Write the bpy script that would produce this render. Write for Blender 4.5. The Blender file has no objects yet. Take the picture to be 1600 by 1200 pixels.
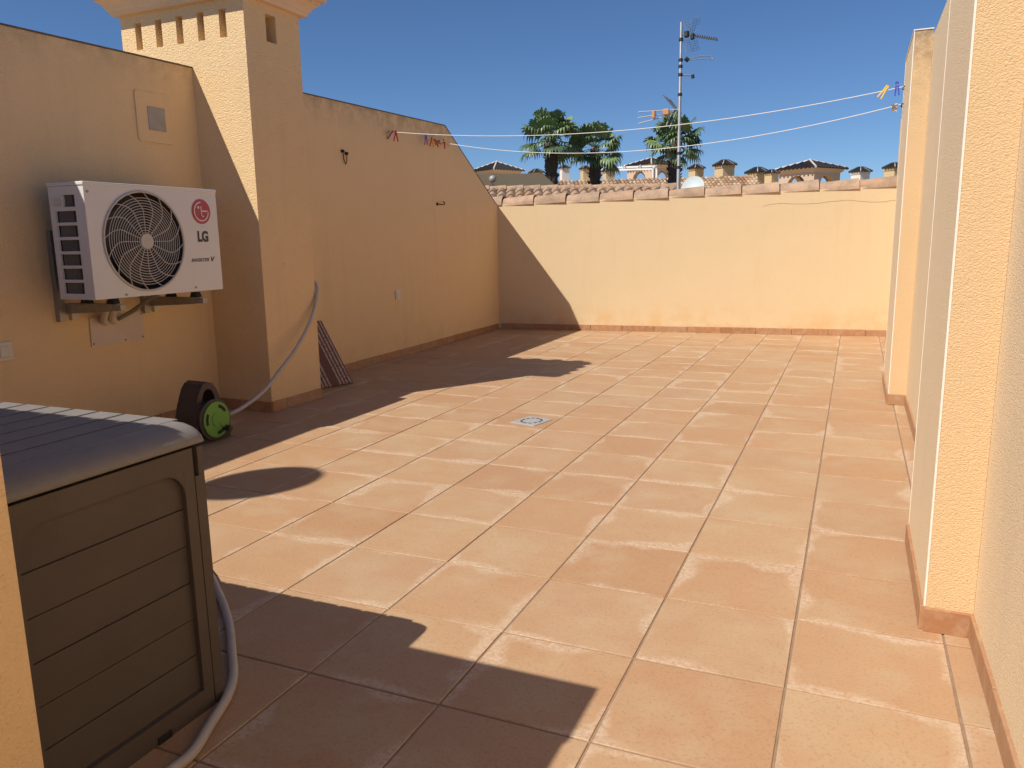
import bpy, bmesh, math, random
from mathutils import Vector, Matrix, Euler
R = math.radians
rnd = random.Random(7)
sc = bpy.context.scene
COL = sc.collection
T = 0.335                                   # floor tile module in metres

# ------------------------------------------------------------------ camera
yaw, pitch, roll = 0.410779532, 0.182520852, -0.0164851324
fw = Vector((-math.sin(yaw)*math.cos(pitch), math.cos(yaw)*math.cos(pitch), -math.sin(pitch)))
rt0 = Vector((math.cos(yaw), math.sin(yaw), 0)); up0 = rt0.cross(fw)
rt = math.cos(roll)*rt0 + math.sin(roll)*up0
up = -math.sin(roll)*rt0 + math.cos(roll)*up0
CAM = Vector((0.75576, -1.31837, 0.96593)); FPX = 1224.617
cam = bpy.data.cameras.new('camera'); cam.sensor_width = 36; cam.lens = 36*FPX/1600
cam.clip_start = 0.02; cam.clip_end = 3000
co = bpy.data.objects.new('camera', cam); COL.objects.link(co)
m = Matrix((rt, up, -fw)).transposed().to_4x4(); m.translation = CAM
co.matrix_world = m
sc.camera = co
def at(px, py, depth):                      # a point of the far neighbourhood seen from the terrace
    return CAM + depth*(fw + (px-800)/FPX*rt - (py-600)/FPX*up)

# ------------------------------------------------------------------ light
SA, SB = 0.44, 0.735                        # metres a shadow runs along +X and +Y per metre of height
sdir = Vector((SA, SB, -1)).normalized()
elev = math.asin(-sdir.z)
w = bpy.data.worlds.new('World'); sc.world = w; w.use_nodes = True
nt = w.node_tree; bg = nt.nodes['Background']
sky = nt.nodes.new('ShaderNodeTexSky'); sky.sky_type = 'NISHITA'; sky.sun_disc = False
sky.sun_elevation = elev; sky.sun_rotation = math.atan2(-sdir.x, -sdir.y)
sky.altitude = 0; sky.air_density = 0.8; sky.dust_density = 0.0; sky.ozone_density = 10.0
nt.links.new(sky.outputs[0], bg.inputs[0]); bg.inputs[1].default_value = 0.079
sun = bpy.data.lights.new('sun', 'SUN'); sun.energy = 4.3; sun.angle = R(0.5); sun.color = (1, .93, .82)
so = bpy.data.objects.new('sun', sun); COL.objects.link(so)
so.rotation_euler = sdir.to_track_quat('-Z', 'Y').to_euler(); so.location = (-6, -9, 14)
sc.view_settings.view_transform = 'Standard'; sc.view_settings.look = 'None'
sc.view_settings.exposure = 0.25; sc.view_settings.gamma = 1.0
sc.render.engine = 'CYCLES'; sc.cycles.use_denoising = True
sc.cycles.max_bounces = 6; sc.cycles.diffuse_bounces = 4

# ------------------------------------------------------------------ materials
class NT:
    def __init__(s, name):
        s.m = bpy.data.materials.new(name); s.m.use_nodes = True
        s.t = s.m.node_tree; s.b = s.t.nodes['Principled BSDF']
    def n(s, typ, ins=None, **props):
        x = s.t.nodes.new('ShaderNode'+typ)
        for k, v in props.items(): setattr(x, k, v)
        for k, v in (ins or {}).items():
            if hasattr(v, 'is_output'): s.t.links.new(v, x.inputs[k])
            else: x.inputs[k].default_value = v
        return x
    def math(s, op, a, b=0.0, clamp=False):
        x = s.n('Math', {0: a, 1: b}, operation=op); x.use_clamp = clamp; return x.outputs[0]
    def ramp(s, fac, stops):
        x = s.n('ValToRGB', {0: fac}); e = x.color_ramp.elements
        while len(e) < len(stops): e.new(0.5)
        for el, (p, c) in zip(e, stops):
            el.position = p; el.color = c if len(c) == 4 else (*c, 1)
        return x.outputs[0]
    def mix(s, fac, a, b, blend='MIX'):
        x = s.n('Mix', data_type='RGBA', blend_type=blend)
        for k, v in ((0, fac), (6, a), (7, b)):
            if hasattr(v, 'is_output'): s.t.links.new(v, x.inputs[k])
            else: x.inputs[k].default_value = v if k == 0 or len(v) == 4 else (*v, 1)
        return x.outputs[2]
    def noise(s, vec, scale, detail=4, rough=.55, dist=0):
        x = s.n('TexNoise', {'Scale': scale, 'Detail': detail, 'Roughness': rough, 'Distortion': dist})
        if vec is not None: s.t.links.new(vec, x.inputs['Vector'])
        return x.outputs[0]
    def coord(s, which='Object'): return s.n('TexCoord').outputs[which]
    def pos(s): return s.n('NewGeometry').outputs['Position']
    def set(s, base=None, rough=None, metal=None, normal=None, spec=None):
        for k, v in (('Base Color', base), ('Roughness', rough), ('Metallic', metal), ('Normal', normal), ('Specular IOR Level', spec)):
            if v is None: continue
            if hasattr(v, 'is_output'): s.t.links.new(v, s.b.inputs[k])
            else: s.b.inputs[k].default_value = (*v, 1) if k == 'Base Color' and len(v) == 3 else v
        return s.m
    def bump(s, h, strength=.5, dist=.01, normal=None):
        ins = {'Height': h, 'Strength': strength, 'Distance': dist}
        if normal is not None: ins['Normal'] = normal
        return s.n('Bump', ins).outputs[0]

def flat(name, col, rough=.6, metal=0, var=.12, scale=30, bump=0, bscale=200, spec=.4):
    g = NT(name); p = g.coord('Object')
    f = g.noise(p, scale, 2, .6)
    c = g.mix(f, tuple(x*(1-var) for x in col), tuple(min(1, x*(1+var)) for x in col))
    nrm = g.bump(g.noise(p, bscale, 3), bump, .003) if bump else None
    return g.set(c, rough, metal, nrm, spec)

def plaster(name, col, grain=150, depth=.0026, strength=.5, stain=(.52, .37, .22), stain_amt=.12, base_stain=0, grime=None):
    g = NT(name); p = g.pos()
    big = g.noise(p, 1.3, 3, .6); mid = g.noise(p, 9, 2, .6)
    c = g.mix(g.math('MULTIPLY', big, .55), col, tuple(x*.86 for x in col))
    c = g.mix(g.math('MULTIPLY', mid, .25), c, tuple(min(1, x*1.1) for x in col))
    if base_stain:                           # damp, salty band above the skirting
        zz = g.n('SeparateXYZ', {0: p}).outputs[2]
        band = g.math('MULTIPLY', g.math('SUBTRACT', .34, zz), 3.2, True)
        bm_ = g.math('MULTIPLY', band, g.ramp(g.noise(p, 5.5, 4, .65), [(.42, (0, 0, 0)), (.62, (1, 1, 1))]))
        c = g.mix(g.math('MULTIPLY', bm_, base_stain), c, (.66, .36, .12))
    if grime:                                # black algae creeping down from the exposed top edge
        zz = g.n('SeparateXYZ', {0: p}).outputs[2]
        up_ = g.math('MULTIPLY', g.math('SUBTRACT', zz, grime[0]), 1/(grime[1]-grime[0]), True)
        gm = g.math('MULTIPLY', g.math('MULTIPLY', up_, up_), g.ramp(g.noise(p, 10, 4, .7), [(.38, (0, 0, 0)), (.66, (1, 1, 1))]))
        c = g.mix(g.math('MULTIPLY', gm, grime[2]), c, (.22, .17, .115))
    # weather streaks that run down the wall
    sp = g.n('Mapping', {'Vector': p, 'Scale': (5.0, 5.0, .55)}).outputs[0]
    st = g.ramp(g.noise(sp, 1.6, 3, .65), [(.56, (0, 0, 0)), (.78, (1, 1, 1))])
    c = g.mix(g.math('MULTIPLY', st, stain_amt), c, stain)
    # worm-like trowelled grain
    nz = g.noise(g.n('Mapping', {'Vector': p, 'Scale': (1, 1, 1.4)}).outputs[0], grain, 1, .5, .9)
    h = g.ramp(nz, [(.30, (0, 0, 0)), (.62, (1, 1, 1))])
    pit = g.ramp(nz, [(.20, (.55, .48, .40)), (.33, (1, 1, 1))])
    c = g.mix(.6, c, pit, 'MULTIPLY')
    return g.set(c, .92, 0, g.bump(h, strength, depth), .15)

WALLC = (.86, .62, .345)
M = {}
M['plaster'] = plaster('ochre_plaster', WALLC, base_stain=.25, grime=(1.70, 2.0, .7))
M['plaster_rough'] = plaster('rough_ochre_plaster', WALLC, 105, .0042, .7)
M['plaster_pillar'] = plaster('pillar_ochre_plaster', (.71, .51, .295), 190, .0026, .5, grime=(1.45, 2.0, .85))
M['plaster_fine'] = plaster('fine_ochre_plaster', (.73, .57, .355), 190, .002, .4, (.66, .42, .19), .18, .5)
M['plaster_grazed'] = plaster('sun_grazed_plaster', (.85, .68, .455), 190, .0026, .5, (.6, .48, .33), .2)  # paler look of sun-grazed faces put into the colour
M['plaster_far'] = plaster('far_cream_plaster', (.62, .47, .27), 20, .004, .3)
M['plaster_tan'] = plaster('far_tan_plaster', (.42, .33, .21), 20, .004, .3)
M['white_wall'] = plaster('far_white_plaster', (.74, .70, .64), 20, .004, .2, (.4, .35, .3), .2)
M['pink_wall'] = plaster('far_pink_plaster', (.60, .45, .34), 20, .004, .3)
M['moulding'] = flat('cream_moulding', (.74, .54, .36), .8, 0, .12, 6, .3, 60)
M['bead'] = flat('white_corner_bead', (.82, .78, .70), .5)
M['mould_edge'] = flat('weathered_wall_top', (.16, .12, .085), .95, 0, .5, 14, .5, 60)
M['crack'] = flat('crack_brown', (.33, .22, .12), .9)
M['hole'] = flat('flue_dark', (.03, .028, .03), .9)  # near-black fill for the hollows behind the vent slots

def tile_mat(name, skirting=False):
    g = NT(name)
    oi = g.n('ObjectInfo'); rv = oi.outputs['Random']
    loc = g.coord('Object')
    off = g.n('CombineXYZ', {0: g.math('MULTIPLY', rv, 37.0), 1: g.math('MULTIPLY', rv, 91.0), 2: g.math('MULTIPLY', rv, 13.0)}).outputs[0]
    p = g.n('VectorMath', {0: loc, 1: off}, operation='ADD').outputs[0]
    c = g.ramp(rv, [(0, (.452, .269, .145)), (.35, (.505, .310, .170)), (.7, (.48, .309, .180)), (1, (.522, .347, .194))])
    strk = g.n('Mapping', {'Vector': p, 'Scale': (2.2, 9.0, 1)}).outputs[0]
    a = g.noise(strk, 1.3, 3, .6); c = g.mix(g.math('MULTIPLY', a, .55), c, (.42, .24, .14))
    b = g.noise(p, 4.2, 3, .62)
    c = g.mix(g.ramp(b, [(.45, (0, 0, 0)), (.75, (.65, .65, .65))]), c, (.50, .38, .24))
    r = g.noise(p, 6.5, 3, .5); c = g.mix(g.ramp(r, [(.62, (0, 0, 0)), (.8, (.5, .5, .5))]), c, (.47, .235, .125))
    # lime bloom creeping in from the joints
    sx = g.n('SeparateXYZ', {0: loc})
    half = T/2
    dx = g.math('SUBTRACT', half, g.math('ABSOLUTE', sx.outputs[0])); dy = g.math('SUBTRACT', half, g.math('ABSOLUTE', sx.outputs[1]))
    d = g.math('MINIMUM', dx, dy)
    wob = g.noise(p, 11, 4, .68)
    wid = g.math('MULTIPLY', g.ramp(g.noise(p, 3.1, 2, .5), [(.46, (0, 0, 0)), (.72, (1, 1, 1))]), .07)
    e = g.math('SUBTRACT', g.math('ADD', g.math('MULTIPLY', wob, .035), wid), d)
    e = g.math('MULTIPLY', g.math('ADD', e, -.0145), 45, True)
    fine = g.ramp(g.noise(p, 85, 3, .75), [(.36, (.1, .1, .1)), (.60, (1, 1, 1))])
    if not skirting: c = g.mix(g.math('MULTIPLY', g.math('MULTIPLY', e, fine), .62), c, (.64, .51, .39))
    sp = g.ramp(g.noise(p, 130, 3, .75), [(.30, (.74, .70, .64)), (.48, (1, 1, 1)), (.75, (1.0, 1.0, 1.0))])
    c = g.mix(.75, c, sp, 'MULTIPLY')
    ro = g.math('ADD', g.math('MULTIPLY', b, .25), .42)
    h = g.noise(p, 28, 3, .65)
    return g.set(c, ro, 0, g.bump(h, .22, .003), .35)
M['tile'] = tile_mat('terracotta_floor_tile')
g = NT('terracotta_skirting'); p = g.pos(); oi = g.n('ObjectInfo').outputs['Random']
c = g.ramp(oi, [(0, (.36, .175, .085)), (.5, (.43, .215, .105)), (1, (.40, .225, .125))])
c = g.mix(g.ramp(g.noise(p, 22, 4, .65), [(.45, (0, 0, 0)), (.7, (.7, .7, .7))]), c, (.50, .33, .20))
M['skirt'] = g.set(c, .5, 0, g.bump(g.noise(p, 60, 3), .2, .003), .35)
M['grout'] = flat('sandy_grout', (.30, .20, .13), .95, 0, .3, 25, .5, 150)
M['white_metal'] = flat('white_enamel', (.74, .72, .68), .38, 0, .03, 12)
M['grey_metal'] = flat('galvanised_bracket', (.34, .31, .26), .45, .5, .2, 25)
M['steel'] = flat('drain_steel', (.46, .46, .45), .5, .25, .15, 40)
M['dark'] = flat('dark_cavity', (.02, .02, .022), .7)
M['fins'] = flat('coil_fins', (.07, .065, .07), .5, .4, .3, 40)
M['wire'] = flat('beige_wire_guard', (.56, .52, .46), .5)
M['fan'] = flat('grey_fan_plastic', (.05, .043, .042), .5)
M['rubber'] = flat('black_rubber', (.02, .02, .02), .6)
M['red'] = flat('emblem_red', (.47, .07, .10), .45)
M['ink'] = flat('dark_grey_print', (.06, .06, .06), .5)
M['plate'] = flat('pinkish_cover_plate', (.66, .54, .45), .6, 0, .06, 8)
M['pipe'] = flat('cream_pipe_lagging', (.66, .58, .45), .7, 0, .12, 30)
M['switch'] = flat('ivory_plastic', (.70, .64, .52), .4, 0, .04)
M['vent_grey'] = flat('grey_vent_cover', (.36, .33, .30), .5, .2, .2, 12)
M['rust'] = flat('rusty_iron', (.09, .04, .022), .8, .3, .4, 60)
M['lid'] = flat('grey_box_lid', (.23, .21, .195), .55, 0, .1, 30, .25, 400)
M['box'] = flat('brown_grey_box', (.100, .080, .066), .62, 0, .22, 5, .25, 350)
M['reel'] = flat('dark_taupe_plastic', (.062, .047, .043), .45, 0, .1)
M['green'] = flat('lime_green_plastic', (.15, .36, .06), .45, 0, .06)
M['hose'] = flat('pale_grey_hose', (.46, .42, .37), .5, 0, .15, 20)
M['cord'] = flat('white_line', (.80, .78, .72), .6)
for k, c in (('peg_red', (.65, .03, .02)), ('peg_yellow', (.9, .6, .04)), ('peg_blue', (.04, .07, .5)), ('peg_purple', (.12, .05, .42)), ('peg_green', (.1, .25, .08))):
    M[k] = flat(k, c, .45)
M['trunk'] = flat('palm_trunk', (.085, .06, .045), .95, 0, .5, 9, .9, 30)
M['mast'] = flat('galvanised_mast', (.42, .41, .40), .45, .5, .3, 9)
M['orange'] = flat('orange_plastic', (.62, .30, .13), .5)
M['dish'] = flat('pale_dish', (.52, .58, .58), .5)
M['white_paint'] = flat('white_paint', (.8, .8, .78), .5)
M['ground'] = flat('dry_ground', (.22, .17, .11), .95, 0, .4, .2)
M['dark_tile'] = flat('black_glazed_tile', (.030, .026, .028), .35, 0, .4, 9)
M['ridge_white'] = flat('white_ridge', (.62, .57, .52), .7)

g = NT('palm_leaf'); oi = g.n('ObjectInfo').outputs['Random']; p = g.coord('Object')
c = g.ramp(oi, [(0, (.065, .12, .055)), (.5, (.13, .21, .09)), (1, (.25, .33, .14))])
c = g.mix(g.math('MULTIPLY', g.noise(p, 5, 2), .4), c, (.15, .19, .08))
M['leaf'] = g.set(c, .42, 0, None, .4)
g = NT('coping_tile'); oi = g.n('ObjectInfo').outputs['Random']; p = g.pos()
c = g.ramp(oi, [(0, (.44, .285, .185)), (.5, (.53, .35, .23)), (1, (.47, .33, .23))])
c = g.mix(g.ramp(g.noise(p, 7, 6, .7), [(.40, (0, 0, 0)), (.68, (.8, .8, .8))]), c, (.225, .17, .125))
M['coping'] = g.set(c, .85, 0, g.bump(g.noise(p, 60, 4), .4, .004), .2)
def roof_mat(name, cols, pitch, row):
    g = NT(name); s = g.n('SeparateXYZ', {0: g.coord('Object')})
    q = g.n('CombineXYZ', {0: g.math('FLOOR', g.math('DIVIDE', s.outputs[0], pitch)), 1: g.math('FLOOR', g.math('DIVIDE', s.outputs[1], row))}).outputs[0]
    wn = g.n('TexWhiteNoise', {'Vector': q}).outputs['Value']
    c = g.ramp(wn, [(i/(len(cols)-1), k) for i, k in enumerate(cols)])
    c = g.mix(g.math('MULTIPLY', g.noise(g.coord('Object'), 9, 4), .45), c, (.20, .13, .085))
    return g.set(c, .85, 0, None, .2)
M['roof_mix'] = roof_mat('mottled_roof_tiles', [(.52, .40, .26), (.40, .22, .12), (.60, .46, .31), (.22, .13, .09), (.50, .28, .15), (.64, .53, .38)], .2, .36)
M['roof_clay'] = roof_mat('clay_roof_tiles', [(.42, .26, .16), (.34, .22, .14), (.48, .34, .23), (.28, .21, .155)], .2, .36)
g = NT('leaning_board_print'); s = g.n('SeparateXYZ', {0: g.coord('Object')})
x, y = s.outputs[0], s.outputs[1]
stripe = g.ramp(g.math('FRACT', g.math('MULTIPLY', x, 36.0)), [(.0, (1, 1, 1)), (.42, (1, 1, 1)), (.5, (0, 0, 0)), (.94, (0, 0, 0))])
dash = g.ramp(g.noise(g.n('Mapping', {'Vector': g.coord('Object'), 'Scale': (160, 55, 1)}).outputs[0], 1.0, 2), [(.38, (0, 0, 0)), (.52, (1, 1, 1))])
mid = g.math('GREATER_THAN', g.math('ABSOLUTE', g.math('ADD', x, .004)), .024)
k = g.math('MULTIPLY', g.math('MULTIPLY', stripe, dash), mid)
edge = g.math('LESS_THAN', g.math('ABSOLUTE', x), .128)
c = g.mix(g.math('MULTIPLY', g.math('MULTIPLY', k, edge), .85), (.17, .075, .046), (.62, .50, .42))
M['board'] = g.set(c, .7)

# ------------------------------------------------------------------ mesh helpers
class MB:
    def __init__(s): s.v = []; s.f = []; s.sm = []
    def add(s, vs, fs, smooth=False):
        o = len(s.v); s.v += [tuple(q) for q in vs]; s.f += [tuple(i+o for i in f) for f in fs]; s.sm += [smooth]*len(fs); return s
    def box(s, x0, x1, y0, y1, z0, z1, fn=None):
        vs = [(x, y, z) for z in (z0, z1) for y in (y0, y1) for x in (x0, x1)]
        if fn: vs = [fn(*q) for q in vs]
        return s.add(vs, [(0, 2, 3, 1), (4, 5, 7, 6), (0, 1, 5, 4), (2, 6, 7, 3), (0, 4, 6, 2), (1, 3, 7, 5)])
    def bbox(s, x0, x1, y0, y1, z0, z1, b):
        vs = []; 
        bm = bmesh.new(); bmesh.ops.create_cube(bm, size=1)
        for q in bm.verts: q.co = Vector(((x0+x1)/2+q.co.x*(x1-x0), (y0+y1)/2+q.co.y*(y1-y0), (z0+z1)/2+q.co.z*(z1-z0)))
        bmesh.ops.bevel(bm, geom=bm.edges[:], offset=b, segments=2, affect='EDGES', profile=.5)
        bm.verts.index_update(); s.add([q.co[:] for q in bm.verts], [[q.index for q in f.verts] for f in bm.faces]); bm.free(); return s
    def prism(s, poly, fn0, fn1, smooth=False):
        n = len(poly); vs = [fn0(*q) for q in poly]+[fn1(*q) for q in poly]
        fs = [tuple(range(n-1, -1, -1)), tuple(range(n, 2*n))]+[(i, (i+1) % n, n+(i+1) % n, n+i) for i in range(n)]
        return s.add(vs, fs)
    def tube(s, pts, r, n=8, cap=True, smooth=True):
        pts = [Vector(q) for q in pts]; rs = r if isinstance(r, (list, tuple)) else [r]*len(pts)
        vs = []; prev = None
        for i, q in enumerate(pts):
            d = (pts[min(i+1, len(pts)-1)]-pts[max(i-1, 0)]).normalized()
            a = prev-d*prev.dot(d) if prev is not None else (Vector((0, 0, 1)) if abs(d.z) < .9 else Vector((1, 0, 0)))
            if prev is None: a = a-d*a.dot(d)
            a.normalize(); prev = a; b = d.cross(a)
            vs += [q+rs[i]*(math.cos(t)*a+math.sin(t)*b) for t in [2*math.pi*k/n for k in range(n)]]
        fs = [(i*n+k, i*n+(k+1) % n, (i+1)*n+(k+1) % n, (i+1)*n+k) for i in range(len(pts)-1) for k in range(n)]
        s.add(vs, fs, smooth)
        if cap: s.add(vs[:n], [tuple(range(n-1, -1, -1))]); s.add(vs[-n:], [tuple(range(n))])
        return s
    def bar(s, a, b, w, h, upv=(0, 0, 1)):
        a, b = Vector(a), Vector(b); d = (b-a).normalized(); u = Vector(upv); sd = d.cross(u).normalized(); u = sd.cross(d)
        vs = [q+sd*i*w/2+u*j*h/2 for q in (a, b) for i, j in ((-1, -1), (1, -1), (1, 1), (-1, 1))]
        return s.add(vs, [(3, 2, 1, 0), (4, 5, 6, 7), (0, 1, 5, 4), (1, 2, 6, 5), (2, 3, 7, 6), (3, 0, 4, 7)])
    def disc(s, c, r, ax, h, n=32, u=None):
        c = Vector(c); ax = Vector(ax).normalized(); u = Vector(u) if u else (Vector((0, 0, 1)) if abs(ax.z) < .9 else Vector((1, 0, 0)))
        u = (u-ax*u.dot(ax)).normalized(); w_ = ax.cross(u)
        ring = [c+r*(math.cos(t)*u+math.sin(t)*w_) for t in [2*math.pi*k/n for k in range(n)]]
        return s.prism(ring, lambda *q: Vector(q), lambda *q: Vector(q)+ax*h)
    def sheet(s, rows, smooth=True):
        n = len(rows[0]); vs = [q for r_ in rows for q in r_]
        return s.add(vs, [(i*n+k, i*n+k+1, (i+1)*n+k+1, (i+1)*n+k) for i in range(len(rows)-1) for k in range(n-1)], smooth)
    def mesh(s, name, mat):
        me = bpy.data.meshes.new(name); me.from_pydata(s.v, [], s.f); me.materials.append(mat)
        me.polygons.foreach_set('use_smooth', s.sm)
        bm = bmesh.new(); bm.from_mesh(me); bmesh.ops.recalc_face_normals(bm, faces=bm.faces[:]); bm.to_mesh(me); bm.free()
        return me
    def build(s, name, mat, parent=None, loc=None, rot=None):
        return obj(name, s.mesh(name, mat), parent, loc, rot)
def obj(name, data, parent=None, loc=None, rot=None):
    o = bpy.data.objects.new(name, data); COL.objects.link(o)
    if loc is not None: o.location = loc
    if rot is not None: o.rotation_euler = rot
    if parent: o.parent = parent
    return o
def empty(name, loc=(0, 0, 0), rz=0):
    o = bpy.data.objects.new(name, None); COL.objects.link(o); o.location = loc; o.rotation_euler = (0, 0, rz); o.empty_display_size = .1
    return o
def tag(o, label=None, cat=None, group=None, kind=None):
    if cat and not kind: kind = 'thing'
    for k, v in (('label', label), ('category', cat), ('group', group), ('kind', kind)):
        if v: o[k] = v
    return o

# ------------------------------------------------------------------ ground and terrace floor
tag(MB().box(-600, 600, -300, 900, -7.0, -6.6).build('ground', M['ground']), kind='structure')
floor = tag(MB().box(-3.4, 1.6, -4.6, 7.3, -6.6, -.003).build('terrace_floor', M['grout']), kind='structure')
full = MB().bbox(-T/2+.0029, T/2-.0029, -T/2+.0029, T/2-.0029, -.012, 0, .0016).mesh('floor_tile', M['tile'])
cut = MB().bbox(-T/2+.0029, -T/2+.064, -T/2+.0029, T/2-.0029, -.012, 0, .0016).mesh('floor_tile_cut', M['tile'])
rest = MB()
for j in range(-11, 20+1):
    for i in range(-9, 4):
        cx, cy = (i+.5)*T, (j+.5)*T
        if i == -9 and j < 7: continue
        if -2.95 < cx < -2.45 and 2.4 < cy < 2.5: continue
        if j < -3:
            rest.bbox(cx-T/2+.0029, (cx+T/2-.0029) if i < 3 else cx-T/2+.064, cy-T/2+.0029, cy+T/2-.0029, -.012, 0, .0016)
            continue
        o = obj('floor_tile', full if i < 3 else cut, floor, (cx, cy, rnd.uniform(-.0006, .0006)))
        o.rotation_euler = (rnd.uniform(-1, 1)*.0022, rnd.uniform(-1, 1)*.0022, rnd.uniform(-1, 1)*.003)
tag(rest.build('floor_tiles_behind', M['tile'], floor), kind='stuff')

# ------------------------------------------------------------------ left wall
def lx(y): return -2.634-.0256*y            # inner face of the left wall
lw = empty('parapet_wall', (-2.7, 2, 0)); lw_inv = Matrix.Translation((2.7, -2, 0))
def child(mb, name, mat, root):             # parts are modelled in world space and hung on their thing
    me = mb.mesh(name, mat); me.transform(Matrix.Translation(root.location).inverted()); return obj(name, me, root)
prof = [(-4.4, -.3), (-4.4, 1.87), (1.1, 1.905), (5.33, 2.0), (6.5, 1.335), (7.0, 1.30), (7.0, -.3)]
child(MB().prism(prof, lambda y, z: (lx(y), y, z), lambda y, z: (lx(y)-.24, y, z)), 'wall', M['plaster'], lw)
top = prof[1:6]
cp = MB()
for (a, b) in zip(top[:-1], top[1:]):
    cp.prism([(a[0], a[1]+.001), (b[0], b[1]+.001), (b[0], b[1]+.008), (a[0], a[1]+.008)], lambda y, z: (lx(y)+.004, y, z), lambda y, z: (lx(y)-.244, y, z))
child(cp, 'coping', M['mould_edge'], lw)
tag(lw, 'tall ochre left wall carrying the air conditioner, sloping down at its far end', 'wall')
skm = MB().bbox(-.006, .008, -T/2+.002, T/2-.002, 0, .062, .0025).mesh('skirting_tile', M['skirt'])
def skirt(root, a, b, n):
    """a row of skirting tiles from a to b whose face looks along n"""
    a, b = Vector(a), Vector(b); L = (b-a).length; d = (b-a)/L; ang = math.atan2(n[1], n[0]); k = 0; t = 0
    while t < L-.02:
        l = min(T, L-t); q = a+d*(t+l/2)
        o = obj('skirting_tile', skm, root, Vector((q.x, q.y, rnd.uniform(-.002, .001)))-root.location, (0, 0, ang+rnd.uniform(-.004, .004)))
        o.scale = (1, l/T, 1); t += T
nl = (1, .0256)
skirt(lw, (lx(2.69), 2.69, 0), (lx(6.5), 6.5, 0), nl); skirt(lw, (lx(-.6), -.6, 0), (lx(2.19), 2.19, 0), nl)

# ------------------------------------------------------------------ back wall
A, B = Vector((-2.83, 6.527, 0)), Vector((1.25, 6.9, 0)); bd = (B-A).normalized(); bn = Vector((bd.y, -bd.x, 0)); BL = (B-A).length
bw = empty('back_wall', (A+B)/2)
zl, zr = 1.332, 1.395
child(MB().prism([(-.3, -.3), (BL, -.3), (BL, zr), (-.3, zl)], lambda s_, z: A+bd*s_+Vector((0, 0, z)), lambda s_, z: A+bd*s_-bn*.2+Vector((0, 0, z))), 'wall', M['plaster_fine'], bw)
skirt(bw, A+bd*.05, A+bd*(BL-.1), bn)
def barrel(L, r0, r1, th=.014, n=10):
    mb = MB(); rows = []
    for x, r in ((0, r0), (L*.5, (r0+r1)/2), (L, r1)):
        rows.append([(x, math.cos(t)*r, math.sin(t)*r*.92) for t in [math.pi*k/n for k in range(n+1)]])
    inn = [[(x, y*(1-th/r0), z*(1-th/r0)) for x, y, z in q] for q in rows]
    mb.sheet(rows); mb.sheet([q[::-1] for q in inn])
    for i in (0, 2): mb.sheet([rows[i], inn[i]], False)
    mb.sheet([[q[0] for q in rows], [q[0] for q in inn]], False); mb.sheet([[q[-1] for q in rows], [q[-1] for q in inn]], False)
    return mb
cm = barrel(.40, .092, .112).mesh('coping_tile', M['coping'])
ca = math.atan2(bd.y, bd.x); k = 0
sp = .352; s_ = -.32
while s_ < BL-.15:
    z = zl+(zr-zl)*s_/BL
    o = obj('coping_tile', cm, bw, A+bd*s_-bn*.095+Vector((0, 0, z-.018+rnd.uniform(-.003, .003)))-bw.location)
    o.rotation_euler = (rnd.uniform(-.03, .03), -.028-math.atan((zr-zl)/BL)+rnd.uniform(-.006, .006), ca+rnd.uniform(-.012, .012)); s_ += sp
pts = [A+bd*(2.75+i*.045)+bn*.0012+Vector((0, 0, 1.262+.012*math.sin(i*.5)+rnd.uniform(-.006, .006)-(.02 if i < 8 else 0)*(1-i/8))) for i in range(28)]
ck = MB()
for a, b in zip(pts[:-1], pts[1:]): ck.bar(a, b, .0012, .0014)
child(ck, 'crack', M['crack'], bw)
tag(bw, 'lower sunlit ochre wall across the far end, topped with terracotta barrel tiles', 'wall')

# ------------------------------------------------------------------ right wall with two pillars
rw = empty('right_wall', (1.1, 1, 0))
child(MB().box(1.067, 1.28, -4.4, 7.0, -.3, 1.985), 'wall', M['plaster_grazed'], rw)
for (x0, y0, y1, zt) in ((.960, .727, 1.335, 2.05), (.974, 3.567, 4.36, 2.012)):
    child(MB().box(x0, 1.0669, y0+.008, y1, -.02, zt), 'pillar', M['plaster_grazed'], rw)
    child(MB().box(x0+.0005, 1.0665, y0, y0+.0079, -.02, zt-.0005), 'pillar_front', M['plaster_pillar'], rw)  # front skin stays ochre; the painted grazing tone is on the sides
    child(MB().box(x0-.0012, x0+.0035, y0-.0012, y0+.0035, .064, zt+.002), 'corner_bead', M['bead'], rw)
    child(MB().box(x0-.0012, x0+.003, y1-.003, y1+.0012, .064, zt+.002), 'corner_bead', M['bead'], rw)
    child(MB().box(x0-.004, 1.0665, y0-.004, y1, zt+.0005, zt+.006), 'pillar_top', M['bead'], rw)
    skirt(rw, (x0, y1, 0), (x0, y0, 0), (-1, 0)); skirt(rw, (x0, y0, 0), (1.067, y0, 0), (0, -1))
skirt(rw, (1.067, .72, 0), (1.067, -1.2, 0), (-1, 0)); skirt(rw, (1.067, 3.56, 0), (1.067, 1.335, 0), (-1, 0)); skirt(rw, (1.067, 6.8, 0), (1.067, 4.37, 0), (-1, 0))
tag(rw, 'ochre plastered wall along the right side with two projecting pillars', 'wall')

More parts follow.
